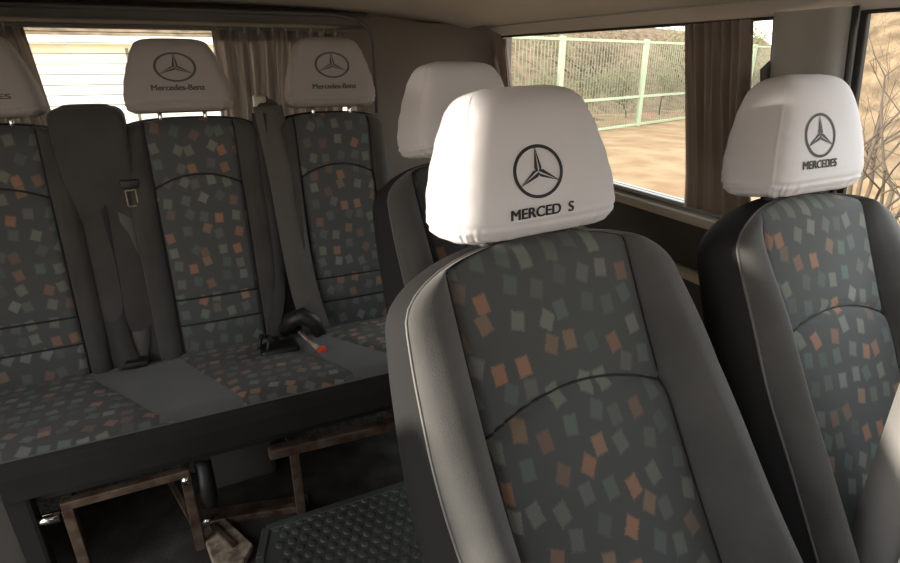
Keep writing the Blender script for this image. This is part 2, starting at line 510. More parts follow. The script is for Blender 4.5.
# ------------------------------------------------------------------ backrest builder
class Back:
    """s runs down from the reference height, d runs out of the face; local origin O"""

    def __init__(s, O, tilt, Wt, P, S1, stop=-.03, arch=.07, bol=.065, roll=.02, arcs=(), bulge=.010, pw=2.2, topd=.03, low=0.0, lum=0.0):
        s.O = Vector(O); s.t = tilt; s.Wt = Wt; s.P = P; s.S1 = S1; s.st = stop; s.arch = arch; s.bol = bol
        s.roll = roll; s.low = low; s.lum = lum; s.arcs = arcs; s.bulge = bulge; s.pw = pw; s.topd = topd
        s.dn = Vector((0, -math.sin(tilt), -math.cos(tilt))); s.n = Vector((0, -math.cos(tilt), math.sin(tilt)))

    def W(s, v):
        u = min(max((v - s.st) / s.arch, 0), 1)
        return cr(s.Wt, v) * max(0, 1 - (1 - u) ** s.pw) ** (1 / s.pw)

    def pe(s, v): return min(s.P, .93 * s.W(v))

    def depth(s, x, v):
        W = max(s.W(v), 1e-4); pe = s.pe(v); ax = abs(x)
        d = s.lum * (max(0, v - .1) / .7) ** 2
        g = min(max((v - s.st) / .30, 0), 1); g = g * g * (3 - 2 * g)
        b = s.bol * (.25 + .75 * g) * (1 + s.low * max(0, v - .25) / .5)
        if ax > pe:
            q = (ax - pe) / max(W - pe, 1e-4)
            d += b * (math.sin(PI / 2 * min(1, q / .5)) if q < .5 else 1 - .42 * ((q - .5) / .5) ** 2)
        else:
            for k, (sa, curv, r) in enumerate(s.arcs):
                arc = sa + curv * (x / s.P) ** 2
                if v > arc: d += s.bulge * (1 - math.exp(-(v - arc) / .02)) * (1 if k == 0 else .3)
                d -= .007 * math.exp(-((v - arc) / .005) ** 2)
            d += .004 * math.cos(PI * x / (2 * s.P))
        d -= .008 * math.exp(-((ax - pe) / .006) ** 2)
        # rolled edge towards top
        e = v - s.st
        if e < .05: d -= s.topd * (1 - e / .05) ** 2
        ed = W - ax
        if ed < s.roll: d -= s.roll * .6 * (1 - math.sqrt(max(0, 1 - (1 - ed / s.roll) ** 2)))
        return d

    def pt(s, x, v, d): return s.O + Vector((x, 0, 0)) + s.dn * v + s.n * d

    def rows(s):
        a = [s.st + .06 * (i / 14) ** 2 for i in range(15)]
        n = int((s.S1 - a[-1]) / .0085)
        return a + [a[-1] + (s.S1 - a[-1]) * (i + 1) / n for i in range(n)]

    def build(s, parent, thick=.12, flare=.016, flare2=None, mats=('panel', 'bolster', 'shell'), pipe=True, backname='backrest_shell', base=None, deep=True):
        R = s.rows()
        nP = 56
        mb = MB()
        mb.grid([[s.pt(x, v, s.depth(x, v)) for x in np.linspace(-s.pe(v), s.pe(v), nP)] for v in R])
        par = parent
        # shell and sides
        outl = []
        side = R[::-1]
        for v in side: outl.append((-s.W(v), v))
        for v in R[1:]: outl.append((s.W(v), v))
        sh = MB(); K = 9
        rows = []
        for (x, v) in outl:
            row = []
            d0 = s.depth(x, v)
            cx_ = 0; W = cr(s.Wt, v)
            # outward direction in face plane
            i = outl.index((x, v)); a = outl[max(i - 1, 0)]; b = outl[min(i + 1, len(outl) - 1)]
            tx, tv = b[0] - a[0], b[1] - a[1]; L_ = math.hypot(tx, tv) or 1
            nx, nv = tv / L_, -tx / L_
            if nx * x + nv * (v - (s.st + .3)) < 0: nx, nv = -nx, -nv
            for k in range(K):
                q = k / (K - 1)
                fl_ = flare if flare2 is None else flare + (flare2 - flare) * min(1, max(0, v) / .6)
                o = fl_ * math.sin(PI * min(q * 1.15, 1)) - (.03 * max(0, q - .8) / .2) ** 1
                row.append(s.pt(x + nx * o, v + nv * o, d0 + (-thick - d0) * q))
            rows.append(row)
        sh.grid(rows)
        # back plate closes the shell
        half = len(R)
        bk = []
        left = rows[:half][::-1]; right = rows[half - 1:]
        for l, r in zip(left, right):
            pl, pr = Vector(l[-1]), Vector(r[-1])
            bk.append([pl.lerp(pr, t) + s.n * (-.015 * math.sin(PI * t)) for t in np.linspace(0, 1, 12)])
        sh.grid(bk)
        # lid at the lower end
        lo = [Vector(p) for p in left[-1]]; ro = [Vector(p) for p in right[-1]]
        sh.grid([lo, ro])
        shell = sh.build(backname, M[mats[2]], par)
        tgt = shell if not deep else par
        panel = mb.build('centre_panel', M[mats[0]], tgt)
        for sg in (-1, 1):
            b = MB()
            b.grid([[s.pt(sg * x, v, s.depth(x, v)) for x in np.linspace(s.pe(v), s.W(v), 30)] for v in R])
            b.build('side_bolster', M[mats[1]], tgt)
        if s.arcs:
            b = MB()
            for sa, curv, rr in s.arcs:
                pts = []
                for x in np.linspace(-s.P, s.P, 57):
                    v = sa + curv * (x / s.P) ** 2
                    pts.append(s.pt(x, v, s.depth(x, v) + .0036))
                b.tube(pts, rr, 8)
            for sg in (-1, 1):
                pts = [s.pt(sg * s.pe(v), v, s.depth(s.pe(v), v) + .001) for v in R[5::3]]
                b.tube(pts, .0022, 6)
            b.build('seam', M['thread'], tgt)
        if pipe:
            pts = [s.pt(x, v, s.depth(x, v) + .001) for x, v in outl[::2]]
            MB().tube(pts, .0028, 6).build('piping', M['pipe'], tgt)
        return shell


def cushion_mb(x0, x1, y0, y1, z0, z1, r=.03, crown=.015, n=26):
    """soft box: rounded top edges, crowned top"""
    rows = []
    prof = [(0, z0 - z1)] + [(0, -r - .001)] + [(r * (1 - math.cos(a)), -r + r * math.sin(a)) for a in np.linspace(0, PI / 2, 7)]
    mb = MB()
    rings = []
    hx, hy = (x1 - x0) / 2, (y1 - y0) / 2; cx_, cy_ = (x0 + x1) / 2, (y0 + y1) / 2
    for ins, dz in prof + [(r + (min(hx, hy) - r) * t, None) for t in np.linspace(.15, 1, 8)]:
        ring = []
        for k in range(80):
            th = 2 * PI * k / 80; c, s_ = math.cos(th), math.sin(th)
            ex = 8
            X_ = (hx - ins) * math.copysign(abs(c) ** (2 / ex), c); Y_ = (hy - ins) * math.copysign(abs(s_) ** (2 / ex), s_)
            if dz is None:
                zz = z1 + crown * (1 - max(abs(X_) / hx, abs(Y_) / hy) ** 2) * .9
            else: zz = z1 + dz
            ring.append((cx_ + X_, cy_ + Y_, zz))
        rings.append(ring)
    mb.grid(rings, True)
    return mb


# ------------------------------------------------------------------ single seats
SEAT_TILT = math.radians(27)
CT = math.radians(9)


def single_seat(name, cx, y0, zref, label, rz=0, word=None, emb=(0, .095, .033, .033), tx=(0, .026, .088, .0145), bold=0.0, seed=1, wscale=1.0, dscale=1.0, tilt=27, low=1.5, lum=.07, scale=1.0, roll=0.0, erot=0.0, hh=.232, hx=-.002):
    base = FLOOR
    t = empty(name, (cx, y0 - .25 * scale, base), label, 'seat', 'single seats with white headrest covers', rz)
    H0 = (zref - base) / scale
    t.scale = (scale,) * 3; t.rotation_euler[1] = math.radians(roll)
    ST = math.radians(tilt)
    O = (0, .25, H0)
    Wt = [(-.03, .245), (.05, .255), (.17, .268), (.33, .274), (.5, .262), (.78, .250)]
    B = Back(O, ST, Wt, .174, .80, arcs=((.220, .044, .0022),), bol=.062, low=low, lum=lum, arch=.105, pw=2.15)
    B.build(t, thick=.12, flare=.012, flare2=.040)
    # seat cushion and pedestal, below and in front of the back
    yb = .25 - .72 * math.sin(ST)
    zc = H0 - .76 * math.cos(ST)
    cushion_mb(-.27, .27, yb - .44, yb + .06, zc - .10, zc - .03, .035, .012).build('seat_cushion', M['bolster'], t)
    cushion_mb(-.165, .165, yb - .42, yb + .02, zc - .06, zc - .015, .012, .012).build('seat_panel', M['panel_flat'], t)
    bx_ = MB(); bx_.box((-.2, yb - .36, .0), (.2, yb + .02, zc - .10)); bx_.build('seat_base', M['shell'], t, True, .02)
    # headrest on two chrome posts
    Oh = Vector((hx, .25 + .062, H0 + .020))
    C_ = Cover(Oh, CT, H=hh, sw=wscale * 1.10, sd=1.32 * dscale)
    cov = C_.build(t, seed)
    for sx in (-.072, .072):
        p = MB()
        a = Vector(B.pt(sx, .02, -.05)); b = C_.pt(sx, .10, 0)
        p.tube([a, a.lerp(b, .5), b], .0065, 12)
        p.build('headrest_post', M['chrome'], t)
        g = MB(); c0 = B.pt(sx, -.035, -.045)
        g.tube([c0 - Vector((0, 0, .02)), c0 + Vector((0, 0, .008)), c0 + Vector((0, 0, .012))], [.017, .017, .012], 16)
        g.build('post_collar', M['black'], t)
    if word:
        C_.emblem(cov, *emb, M['ink'], rot=erot)
        C_.text(cov, word, *tx, M['ink'], bold=bold)
    return t


single_seat('passenger_seat', .547, .725, -.29,
            'largest, nearest van seat with patterned centre, its white headrest cover lettering missing one letter', word='MERCED  S',
            emb=(-.016, .101, .0445, .0405), tx=(-.013, .040, .114, .0160), seed=3, roll=-2.2, erot=math.radians(2.5))
single_seat('passenger_seat', 1.120, .675, -.270,
            'patterned van seat with white headrest cover beside the grey window pillar at the right', word='MERCEDES',
            emb=(-.036, .118, .047, .044), tx=(-.036, .061, .104, .0160), seed=5, wscale=.97, dscale=.92, tilt=24, low=.6, lum=.02, scale=.93, hh=.243, hx=.004)
single_seat('passenger_seat', .70, 1.30, -.255,
            'grey van seat mostly hidden directly behind the large foreground seat', rz=math.radians(5), word='MERCEDES',
            emb=(-.0, .098, .0395, .0395), tx=(0, .036, .104, .0165), seed=9)

# ------------------------------------------------------------------ rear bench
bench = empty('rear_bench', (0, 1.5, FLOOR), 'long patterned rear bench under the rear window with three white headrest covers', 'bench seat')


def BL(p): return Vector(p) - Vector((0, 1.5, FLOOR))


BT = math.radians(9)
backs = [(-.475, .195, .135), (.035, .190, .120), (.455, .172, .120)]
for i, (bx, bw, bp) in enumerate(backs):
    B = Back(BL((bx, 1.84, -.165)), BT, [(-.03, bw * .97), (.1, bw), (.72, bw)], bp, .715, stop=-.012, arch=.045, bol=.022, roll=.03,
             arcs=((.150, .035, .003), (.52, .0, .003), (.60, .0, .003)), bulge=.006, pw=2.6, topd=.03)
    B.build(bench, thick=.10, flare=.008, mats=('panel', 'bolster_dark', 'shell'), pipe=False, backname='backrest', deep=False)
cov_x = [-.452, .022, .462]
for i, cx_ in enumerate(cov_x):
    C_ = Cover(BL((cx_, 1.872, -.140)), math.radians(6), H=(.205, .196, .206)[i], sw=1.03 if i < 2 else 1.0)
    cov = C_.build(bench, 20 + i, mat='grey_rear')
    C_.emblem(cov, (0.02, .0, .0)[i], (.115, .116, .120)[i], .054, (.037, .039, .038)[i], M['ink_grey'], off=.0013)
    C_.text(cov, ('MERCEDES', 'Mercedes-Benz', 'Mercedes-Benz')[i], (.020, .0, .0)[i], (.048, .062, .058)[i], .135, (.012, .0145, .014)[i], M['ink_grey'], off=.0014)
    for sx in (-.06, .06):
        MB().tube([BL((cx_ + sx, 1.872, -.20)), BL((cx_ + sx, 1.874, -.11))], .006, 10).build('headrest_post', M['chrome'], bench)
# dark padded tops between the backs
for (xa, xb, zt, ya) in ((-.305, -.128, -.118, 1.80), (.228, .300, -.112, 1.86)):
    mb = cushion_mb(xa, xb, ya, ya + .12, -.60, zt, .03, .008)
    mb.v = [tuple(BL(p)) for p in mb.v]
    mb.build('shoulder_pad', M['bolster_dark'], bench)
# filler strips between backs (dark upholstery)
for (xa, xb) in ((-.300, -.140), (.205, .300)):
    mb = MB()
    P_ = []
    for v in np.linspace(.05, .72, 12):
        P_.append([BL((x, 1.84 - v * math.sin(BT) + .028 - .012 * math.sin(PI * u), -.165 - v * math.cos(BT))) for u, x in zip(np.linspace(0, 1, 10), np.linspace(xa, xb, 10))])
    mb.grid(P_)
    o = mb.build('gap_strip', M['bolster_dark'], bench)
    sm = o.modifiers.new('t', 'SOLIDIFY'); sm.thickness = .02


# cushion: black skirt block, grey top, patterned pads
def topz(y): return -.79 - .14 * (y - 1.28)


def pad(pa, pb, pc, pd, h, name, mat, bow=.004):   # corners front-left, front-right, rear-right, rear-left (x, y)
    n = 16
    top = []
    for i in range(n + 1):
        v = i / n; row = []
        for j in range(n + 1):
            u = j / n
            x = (pa[0] * (1 - u) + pb[0] * u) * (1 - v) + (pd[0] * (1 - u) + pc[0] * u) * v
            y = (pa[1] * (1 - u) + pb[1] * u) * (1 - v) + (pd[1] * (1 - u) + pc[1] * u) * v
            e = min(u, 1 - u, v, 1 - v) * n
            hh = h * min(1, math.sqrt(min(e, 1.5) / 1.5)) + bow * math.sin(PI * u) * math.sin(PI * v)
            fr = max(0, 1.31 - y) / .03
            row.append(BL((x, y, topz(y) + hh - .010 * min(fr, 1.2) ** 2)))
        top.append(row)
    mb = MB().grid(top)
    return mb.build(name, mat, bench)


blk = MB()
prof = [(1.278, -.905), (1.272, -.84), (1.275, -.812), (1.285, -.800), (1.31, -.7945), (1.5, topz(1.5)), (1.86, topz(1.86)), (1.86, -.905)]
blk.prism(prof, lambda u, v, d: BL((d, u, v)), -.72, .700)
blk.build('cushion_skirt', M['black_cloth'], bench, False, .004)
pad((-.71, 1.281), (.69, 1.281), (.69, 1.79), (-.71, 1.79), .004, 'seat_cushion', M['bolster'], 0)
pad((-.66, 1.285), (-.115, 1.285), (-.36, 1.76), (-.70, 1.76), .010, 'seat_panel', M['panel_flat'])
pad((.045, 1.285), (.345, 1.285), (.175, 1.76), (-.13, 1.76), .010, 'seat_panel', M['panel_flat'])
pad((.50, 1.285), (.68, 1.285), (.62, 1.76), (.28, 1.76), .010, 'seat_panel', M['panel_flat'])
# legs: two welded rectangular tube frames
def legs(x0, x1, zt, parent, y=1.315):
    fr = empty('tmp', (0, 0, 0), '', '')
    bpy.data.objects.remove(fr)
    q = .022
    m = MB(); m.beam(BL((x0 - .011, y, zt)), BL((x1 + .011, y, zt)), q, q)
    m.beam(BL((x0, y + .40, zt)), BL((x1, y + .40, zt)), q, q)
    m.beam(BL((x0, y, zt)), BL((x0, y + .40, zt)), q, q); m.beam(BL((x1, y, zt)), BL((x1, y + .40, zt)), q, q)
    top = m.build('leg_frame', M['rust'], parent, False, .002)
    for x in (x0, x1):
        for yy in (y, y + .40):
            a = MB().beam(BL((x, yy, zt - .01)), BL((x, yy, FLOOR + .002)), .024, .024, (0, 1, 0))
            a.build('leg', M['rust'], parent, False, .002)
    b = MB().beam(BL((x1, y + .02, FLOOR + .03)), BL((x1 - .13, y + .38, zt - .06)), .014, .014)
    b.build('leg_brace', M['rust'], parent, False, .001)
    for x in (x1,):
        MB().tube([BL((x, y - .016, zt - .018)), BL((x, y + .016, zt - .018))], .011, 14).build('bolt', M['chrome'], parent)


legs(-.372, -.118, -.968, bench)
legs(.150, .56, -.985, bench)
# dark mounting plate between skirt and frames, bolts
pl = MB(); pl.box(BL((-.44, 1.33, -.955)), BL((.66, 1.80, -.905))); pl.build('underframe', M['black'], bench, False, .004)
MB().tube([BL((-.445, 1.318, -.998)), BL((-.392, 1.312, -.996))], .0115, 16).build('threaded_bolt', M['chrome'], bench)
MB().tube([BL((-.075, 1.33, -.96)), BL((-.075, 1.318, -1.06)), BL((-.075, 1.33, -1.10))], [.020, .022, .016], 16).build('spring_housing', M['black'], bench)
bar = MB(); bar.beam(BL((.085, 1.30, -.968)), BL((.60, 1.30, -.990)), .030, .030); bar.build('cross_bar', M['rust'], bench, False, .004)
MB().box(BL((-.72, 1.30, -1.16)), BL((-.43, 1.34, -.90))).build('side_plate', M['black_cloth'], bench, False, .01)

# ------------------------------------------------------------------ seat belts
def belt(name, loc, label):
    return empty(name, loc, label, 'seat belt', 'seat belts hanging on the rear bench')


def bfront(v, off=-.03):        # a point on the bench back line, v down from the top
    return 1.84 - v * math.sin(BT) + off


def strap(parent, root, pts, w, mat, wd=(1, 0, .0), name='webbing'):
    P_ = []
    n = 8
    for i in range(len(pts) - 1):
        for k in range(n):
            t = k / n
            P_.append([cr([(j, pts[j][c]) for j in range(len(pts))], i + t) for c in range(3)])
    P_.append(pts[-1])
    return MB().ribbon([Vector(p) - Vector(root) for p in P_], wd, w).build(name, mat, parent)


r0 = (-.17, 1.84, -.83)
b1 = belt('seat_belt', r0, 'grey seat belt hanging between the left and centre rear backrests, tongue at its top')
strap(b1, r0, [(-.170, 1.845, -.16), (-.165, 1.818, -.30), (-.165, 1.790, -.50), (-.180, 1.76, -.70), (-.215, 1.715, -.838)], .050, M['belt'], (1, .1, 0))
strap(b1, r0, [(-.235, 1.845, -.20), (-.240, 1.810, -.35), (-.245, 1.780, -.55), (-.250, 1.75, -.72), (-.235, 1.70, -.846)], .058, M['belt_dark'], (1, -.15, 0))
tg = MB()
for (a, b) in (((-.158, -.34), (-.133, -.34)), ((-.158, -.385), (-.133, -.385)), ((-.158, -.34), (-.158, -.385)), ((-.133, -.34), (-.133, -.385))):
    tg.tube([Vector((a[0], 1.79, a[1])) - Vector(r0), Vector((b[0], 1.79, b[1])) - Vector(r0)], .0022, 6)
tg.build('tongue', M['steel'], b1)
MB().box(Vector((-.168, 1.792, -.337)) - Vector(r0), Vector((-.122, 1.806, -.312)) - Vector(r0)).build('tongue_grip', M['black'], b1, True, .003)
MB().box((-.075, -.155, -.010), (-.015, -.115, .010)).build('buckle', M['black'], b1, True, .005)

r1 = (.27, 1.84, -.83)
b2 = belt('seat_belt', r1, 'wide grey seat belt between the centre and right rear backrests, buckle lying below')
strap(b2, r1, [(.262, 1.855, -.13), (.275, 1.800, -.32), (.282, 1.765, -.50), (.292, 1.730, -.68), (.315, 1.685, -.832)], .088, M['belt'], (1, .12, 0))
strap(b2, r1, [(.232, 1.850, -.15), (.222, 1.800, -.34), (.225, 1.770, -.50), (.215, 1.735, -.68), (.165, 1.66, -.822)], .040, M['belt_dark'], (1, -.3, 0))
MB().box(Vector((.225, 1.868, -.165)) - Vector(r1), Vector((.262, 1.905, -.100)) - Vector(r1)).build('anchor_cover', M['cream'], b2, True, .008)
# buckle: hooked black body
hook = [(.205, 1.63, -.785), (.225, 1.60, -.735), (.255, 1.585, -.722), (.285, 1.575, -.745), (.300, 1.560, -.785)]
MB().tube([Vector(p) - Vector(r1) for p in hook], [.020, .026, .027, .024, .018], 14).build('buckle', M['black'], b2)
MB().beam(Vector((.240, 1.575, -.765)) - Vector(r1), Vector((.282, 1.525, -.812)) - Vector(r1), .016, .008).build('tongue', M['steel'], b2, True, .002)
MB().box(Vector((.278, 1.51, -.822)) - Vector(r1), Vector((.304, 1.532, -.806)) - Vector(r1)).build('release_button', M['red'], b2, True, .004)
MB().box(Vector((.120, 1.55, -.838)) - Vector(r1), Vector((.235, 1.62, -.800)) - Vector(r1)).build('buckle', M['black'], b2, True, .012)
for cxy in ((.118, 1.575), (.140, 1.555)):
    MB().tube([Vector((cxy[0], cxy[1], -.80)) - Vector(r1), Vector((cxy[0] + .012, cxy[1] + .02, -.765)) - Vector(r1), Vector((cxy[0] + .035, cxy[1] + .02, -.775)) - Vector(r1)], .007, 8).build('latch', M['black'], b2)

# ------------------------------------------------------------------ floor pieces
fl = MB().box((-1.0, -1.6, FLOOR - .04), (1.42, 2.5, FLOOR)).build('floor', M['floor'], None, False); struct(fl)
m = MB()
cpt = MB().box((-.95, 1.62, FLOOR), (1.30, 2.38, FLOOR + .22)); o = cpt.build('trim_1', M['carpet'], None, True, .03); struct(o, 'dark carpeted step in the floor under the rear bench')
mat = empty('rubber_mat', (.25, 1.1, FLOOR), 'dark ribbed rubber floor mat with raised round studs in front of the rear bench', 'floor mat')
mp = [(.015, 1.315), (.62, 1.315), (.62, .70), (.06, .70), (.115, 1.10)]
mp = [(.05, 1.296), (.49, 1.296), (.49, .72), (-.02, .72), (.02, 1.20)]
mm = MB().prism(mp, lambda u, v, d: (u - .25, v - 1.1, d), .001, .010); mm.build('mat_base', M['rubber'], mat, False, .003)
rim = MB()
for i in range(len(mp)):
    a, b = mp[i], mp[(i + 1) % len(mp)]
    rim.beam((a[0] - .25, a[1] - 1.1, .011), (b[0] - .25, b[1] - 1.1, .011), .022, .008)
rim.build('mat_rim', M['rubber'], mat, False, .003)
bumps = MB()
for j in range(18):
    for i in range(18):
        x = .075 + i * .032 + (j % 2) * .016; y = 1.285 - j * .031
        if x > .47: continue
        rows = []
        for ph in np.linspace(0, PI / 2, 5):
            rows.append([(x - .25 + .0125 * math.cos(ph) * math.cos(a), y - 1.1 + .0125 * math.cos(ph) * math.sin(a), .010 + .0035 * math.sin(ph)) for a in np.linspace(0, 2 * PI, 12, endpoint=False)])
        bumps.grid(rows, True)
bumps.build('mat_studs', M['rubber'], mat)
rl = MB(); rl.beam((-.12, 1.395, FLOOR + .012), (.16, 1.335, FLOOR + .012), .018, .022); rl.beam((-.12, 1.43, FLOOR + .006), (.18, 1.36, FLOOR + .006), .04, .012)
tag(rl.build('floor_rail', M['rust'], None, False, .002), 'rusty seat rail strip on the floor in front of the dark gap under the bench', 'rail')
br = empty('floor_bracket', (-.05, 1.30, FLOOR), 'worn tan steel bracket with a slot, on the floor left of the rubber mat', 'bracket')
bp_ = [(-.070, .095), (-.045, .110), (-.005, .085), (.060, -.055), (.030, -.10), (-.040, -.085)]
mb = MB().prism(bp_, lambda u, v, d: (u, v, d), .001, .022); mb.build('bracket_plate', M['steel'], br, False, .004)
mb = MB(); mb.beam((-.035, .06, .026), (.015, -.045, .026), .016, .010); mb.build('slot_rib', M['rust'], br, False, .003)
MB().tube([(-.045, .085, .015), (-.045, .085, .032)], .012, 12).build('bolt_head', M['chrome'], br)
hb = MB().box((-.08, 1.52, FLOOR + .0), (.12, 1.61, FLOOR + .19)).build('storage_box', M['door_card'], None, True, .02)
tag(hb, 'small dark box standing under the centre of the rear bench', 'box')

# ------------------------------------------------------------------ van shell
def wx(z):      # right side wall leans in towards the roof
    return 1.375 - (z + .40) * .20


YR = 2.36       # rear wall
XL = -.95


def wall_strip(y0, y1, zs, off=0, name='wall_right', mat='trim', thick=.03, bevel=.0):
    mb = MB()
    rows = []
    ys = np.linspace(y0, y1, max(2, int((y1 - y0) / .12) + 2))
    for z in zs: rows.append([(wx(z) + off, y, z) for y in ys])
    rows2 = [[(wx(z) + off + thick, y, z) for y in ys] for z in zs]
    n = len(mb.v); mb.grid(rows); mb.grid(rows2)
    mb.grid([rows[0], rows2[0]]); mb.grid([rows[-1], rows2[-1]])
    mb.grid([[r[0] for r in rows], [r[0] for r in rows2]]); mb.grid([[r[-1] for r in rows], [r[-1] for r in rows2]])
    return mb.build(name, M[mat], None, False, bevel)


wr = wall_strip(-1.5, YR, [FLOOR, -1.0, -.62, -.46], .05, 'wall_right', 'door_card'); struct(wr)
# armrest ledge on the wall
o = MB().prism([(-.69, 0), (-.655, -.025), (-.642, -.02), (-.64, .0)], lambda u, v, d: (wx(-.62) + .05 + v, d, u), .95, 1.9)
o = o.build('trim_2', M['sill'], None, False, .006); struct(o, 'narrow pale ledge on the dark wall lining')
# sloped sill under the window
o = MB().prism([(-.47, -.004), (-.455, -.022), (-.435, -.028), (-.424, -.010), (-.424, .09), (-.47, .09)], lambda u, v, d: (wx(-.44) + v, d, u), -1.5, YR)
o = o.build('trim_3', M['sill'], None, False, .004); struct(o, 'pale sill strip under the side windows')
# cove above the windows and ceiling
cov = [(wx(.093), .093), (wx(.093) - .012, .100), (1.235, .118), (1.215, .135), (1.16, .165), (1.05, .195), (.85, .215), (.5, .228), (.2, .232), (-.2, .228), (-.6, .21), (-.86, .165), (-.93, .10)]
def zc_at(y): return -.055 * max(0, (y - 1.75) / .6) ** 2
rows = [[(x, y, z + (zc_at(y) if z > .15 else 0)) for (x, z) in cov] for y in np.linspace(-1.5, YR, 40)]
ce = MB().grid(rows).build('ceiling', M['headliner']); struct(ce)
sm = ce.modifiers.new('t', 'SOLIDIFY'); sm.thickness = .03; sm.offset = 1 if True else -1
# roof skin keeps daylight out
rf = MB().box((-1.02, -1.5, .28), (1.32, YR + .12, .31)).build('trim_4', M['trim'], None, False); struct(rf, 'van roof')
# lip line along the cove
o = MB().tube([(1.228, y, .128) for y in np.linspace(-1.5, YR - .05, 16)], .006, 8).build('trim_5', M['trim']); struct(o, 'thin moulding over the side windows')
# pillars
z5 = [-.44, -.30, -.15, 0, .098]
mb = MB(); rows = []
pillar_prof = [(.772, .018), (.776, -.012), (.790, -.030), (.815, -.034), (.85, -.020), (.90, -.018), (.930, -.020), (.953, -.012), (.957, .02)]
for z in np.linspace(-.46, .100, 16):
    rows.append([(wx(z) + o_, y, z) for y, o_ in pillar_prof])
mb.grid(rows)
o = mb.build('trim_6', M['trim']); struct(o, 'grey pillar panel between the two side windows')
o = MB().tube([(wx(z) - .016, .772, z) for z in np.linspace(-.44, .1, 8)], .006, 8).build('trim_7', M['seal']); struct(o, 'dark seal along the pillar')
wall_d = wall_strip(2.22, YR, z5, -.01, 'wall_right', 'trim_dark'); struct(wall_d)
# window latch knob giving the wavy edge
kn = MB(); kn.tube([(wx(-.005) - .006, 0.957, -.005), (wx(-.03) - .006, .972, -.022), (wx(-.05) - .006, .968, -.05), (wx(-.06) - .006, .955, -.07)], [.006, .012, .012, .006], 10)
tag(kn.build('window_latch', M['trim_dark']), 'small dark latch on the window edge beside the pillar, left of the right seat', 'latch')


def side_window(n, y0, y1):
    z0, z1 = -.424, .098
    gm = MB().grid([[(wx(z) + .022, y, z) for y in np.linspace(y0, y1, 4)] for z in (z0, -.2, z1)])
    w = gm.build('window_%d' % n, M['glass']); struct(w)
    fr = MB()
    c = [(wx(z0 + .01) + .01, y0 + .008, z0 + .01), (wx(z0 + .01) + .01, y1 - .008, z0 + .01), (wx(z1 - .004) + .01, y1 - .008, z1 - .004), (wx(z1 - .004) + .01, y0 + .008, z1 - .004)]
    for i in range(4): fr.beam(c[i], c[(i + 1) % 4], .016, .014, (1, 0, 0) if i % 2 == 0 else (1, 0, 0))
    fr.build('window_seal', M['seal'], w, False, .003)
    r = MB().beam((wx(-.41) - .004, y0, -.412), (wx(-.41) - .004, y1, -.412), .022, .014)
    r.build('window_rail', M['rail'], w, False, .004)
    return w


side_window(1, .952, 2.225)
side_window(2, -.6, .775)
struct(wall_strip(-1.5, -.6, z5, 0, 'wall_right', 'trim_dark'))

# rear wall with its window opening
mb = MB()
wz0, wz1, wx0, wx1 = -.34, .108, -.62, .665


def rrect(x0, x1, z0, z1, r, n=10):
    P_ = []
    for cx_, cz_, a0 in ((x1 - r, z1 - r, 0), (x0 + r, z1 - r, PI / 2), (x0 + r, z0 + r, PI), (x1 - r, z0 + r, 3 * PI / 2)):
        P_ += [(cx_ + r * math.cos(a0 + PI / 2 * k / n), cz_ + r * math.sin(a0 + PI / 2 * k / n)) for k in range(n + 1)]
    return P_


inner = rrect(wx0, wx1, wz0, wz1, .09)
lip = rrect(wx0 - .03, wx1 + .03, wz0 - .03, wz1 + .028, .11)
outer = []
for (x, z) in lip:
    cxm, czm = (wx0 + wx1) / 2, (wz0 + wz1) / 2
    dx, dz = x - cxm, z - czm
    hx, hz = (1.42 - cxm if dx > 0 else cxm + 1.0), (.27 - czm if dz > 0 else czm - FLOOR)
    k = min(hx / abs(dx) if abs(dx) > 1e-6 else 1e9, hz / abs(dz) if abs(dz) > 1e-6 else 1e9)
    outer.append((cxm + dx * k, czm + dz * k))
rows = [[(x, YR + .03, z) for x, z in inner], [(x, YR - .012, z) for x, z in inner], [(x, YR - .022, z) for x, z in rrect(wx0 - .015, wx1 + .015, wz0 - .015, wz1 + .014, .1)],
        [(x, YR - .012, z) for x, z in lip], [(x, YR, z) for x, z in lip], [(x, YR, z) for x, z in outer]]
o = MB().grid(rows, True).build('wall_rear', M['liner_dark'], None, False); struct(o)
sm = o.modifiers.new('t', 'SOLIDIFY'); sm.thickness = .02; sm.offset = 0
# header beam over rear window
o = MB().prism([(.118, .02), (.112, -.03), (.125, -.06), (.152, -.07), (.168, -.05), (.20, .02)], lambda u, v, d: (d, YR + v, u), -.93, .74)
o = o.build('trim_8', M['trim_dark'], None, False, .006); struct(o, 'dark header rail over the rear window')
o = MB().tube([(x, YR - .072, z) for x, z in [(-.93, .158), (0, .158), (.60, .158), (.69, .145), (.735, .11), (.75, .06), (.752, -.2)]], .008, 8).build('trim_9', M['trim_dark'])
struct(o, 'curved moulding round the rear window frame')
gw = MB().grid([[(x, YR + .02, z) for x in np.linspace(wx0 - .01, wx1 + .01, 3)] for z in (wz0 - .01, wz1 + .01)]).build('window_3', M['glass']); struct(gw)
ht = MB()
for k in range(13):
    z = .088 - k * .0335
    ht.beam((wx0, YR + .016, z), (wx1, YR + .016, z), .0015, .0022)
ht.build('heater_line', M['heater'], gw, False)
# D pillar filling the rear right corner
o = MB().grid([[(x, y, z) for (x, y) in [(wx(z) - .006, 2.19), (wx(z) - .022, 2.21), (wx(z) - .05, 2.245), (1.14, 2.285), (1.06, 2.315), (.98, 2.332), (.88, 2.343), (.77, 2.350)]] for z in (-.9, -.45, -.2, 0, .09, .14)]).build('trim_10', M['liner_dark'])
struct(o, 'brown grey corner pillar beside the rear window')

# left wall: low lining, window, pillar; open sliding door ahead of it
def lb(y0, y1, z0, z1, name, mat):
    o = MB().box((XL - .04, y0, z0), (XL, y1, z1)).build(name, M[mat], None, False); return struct(o)


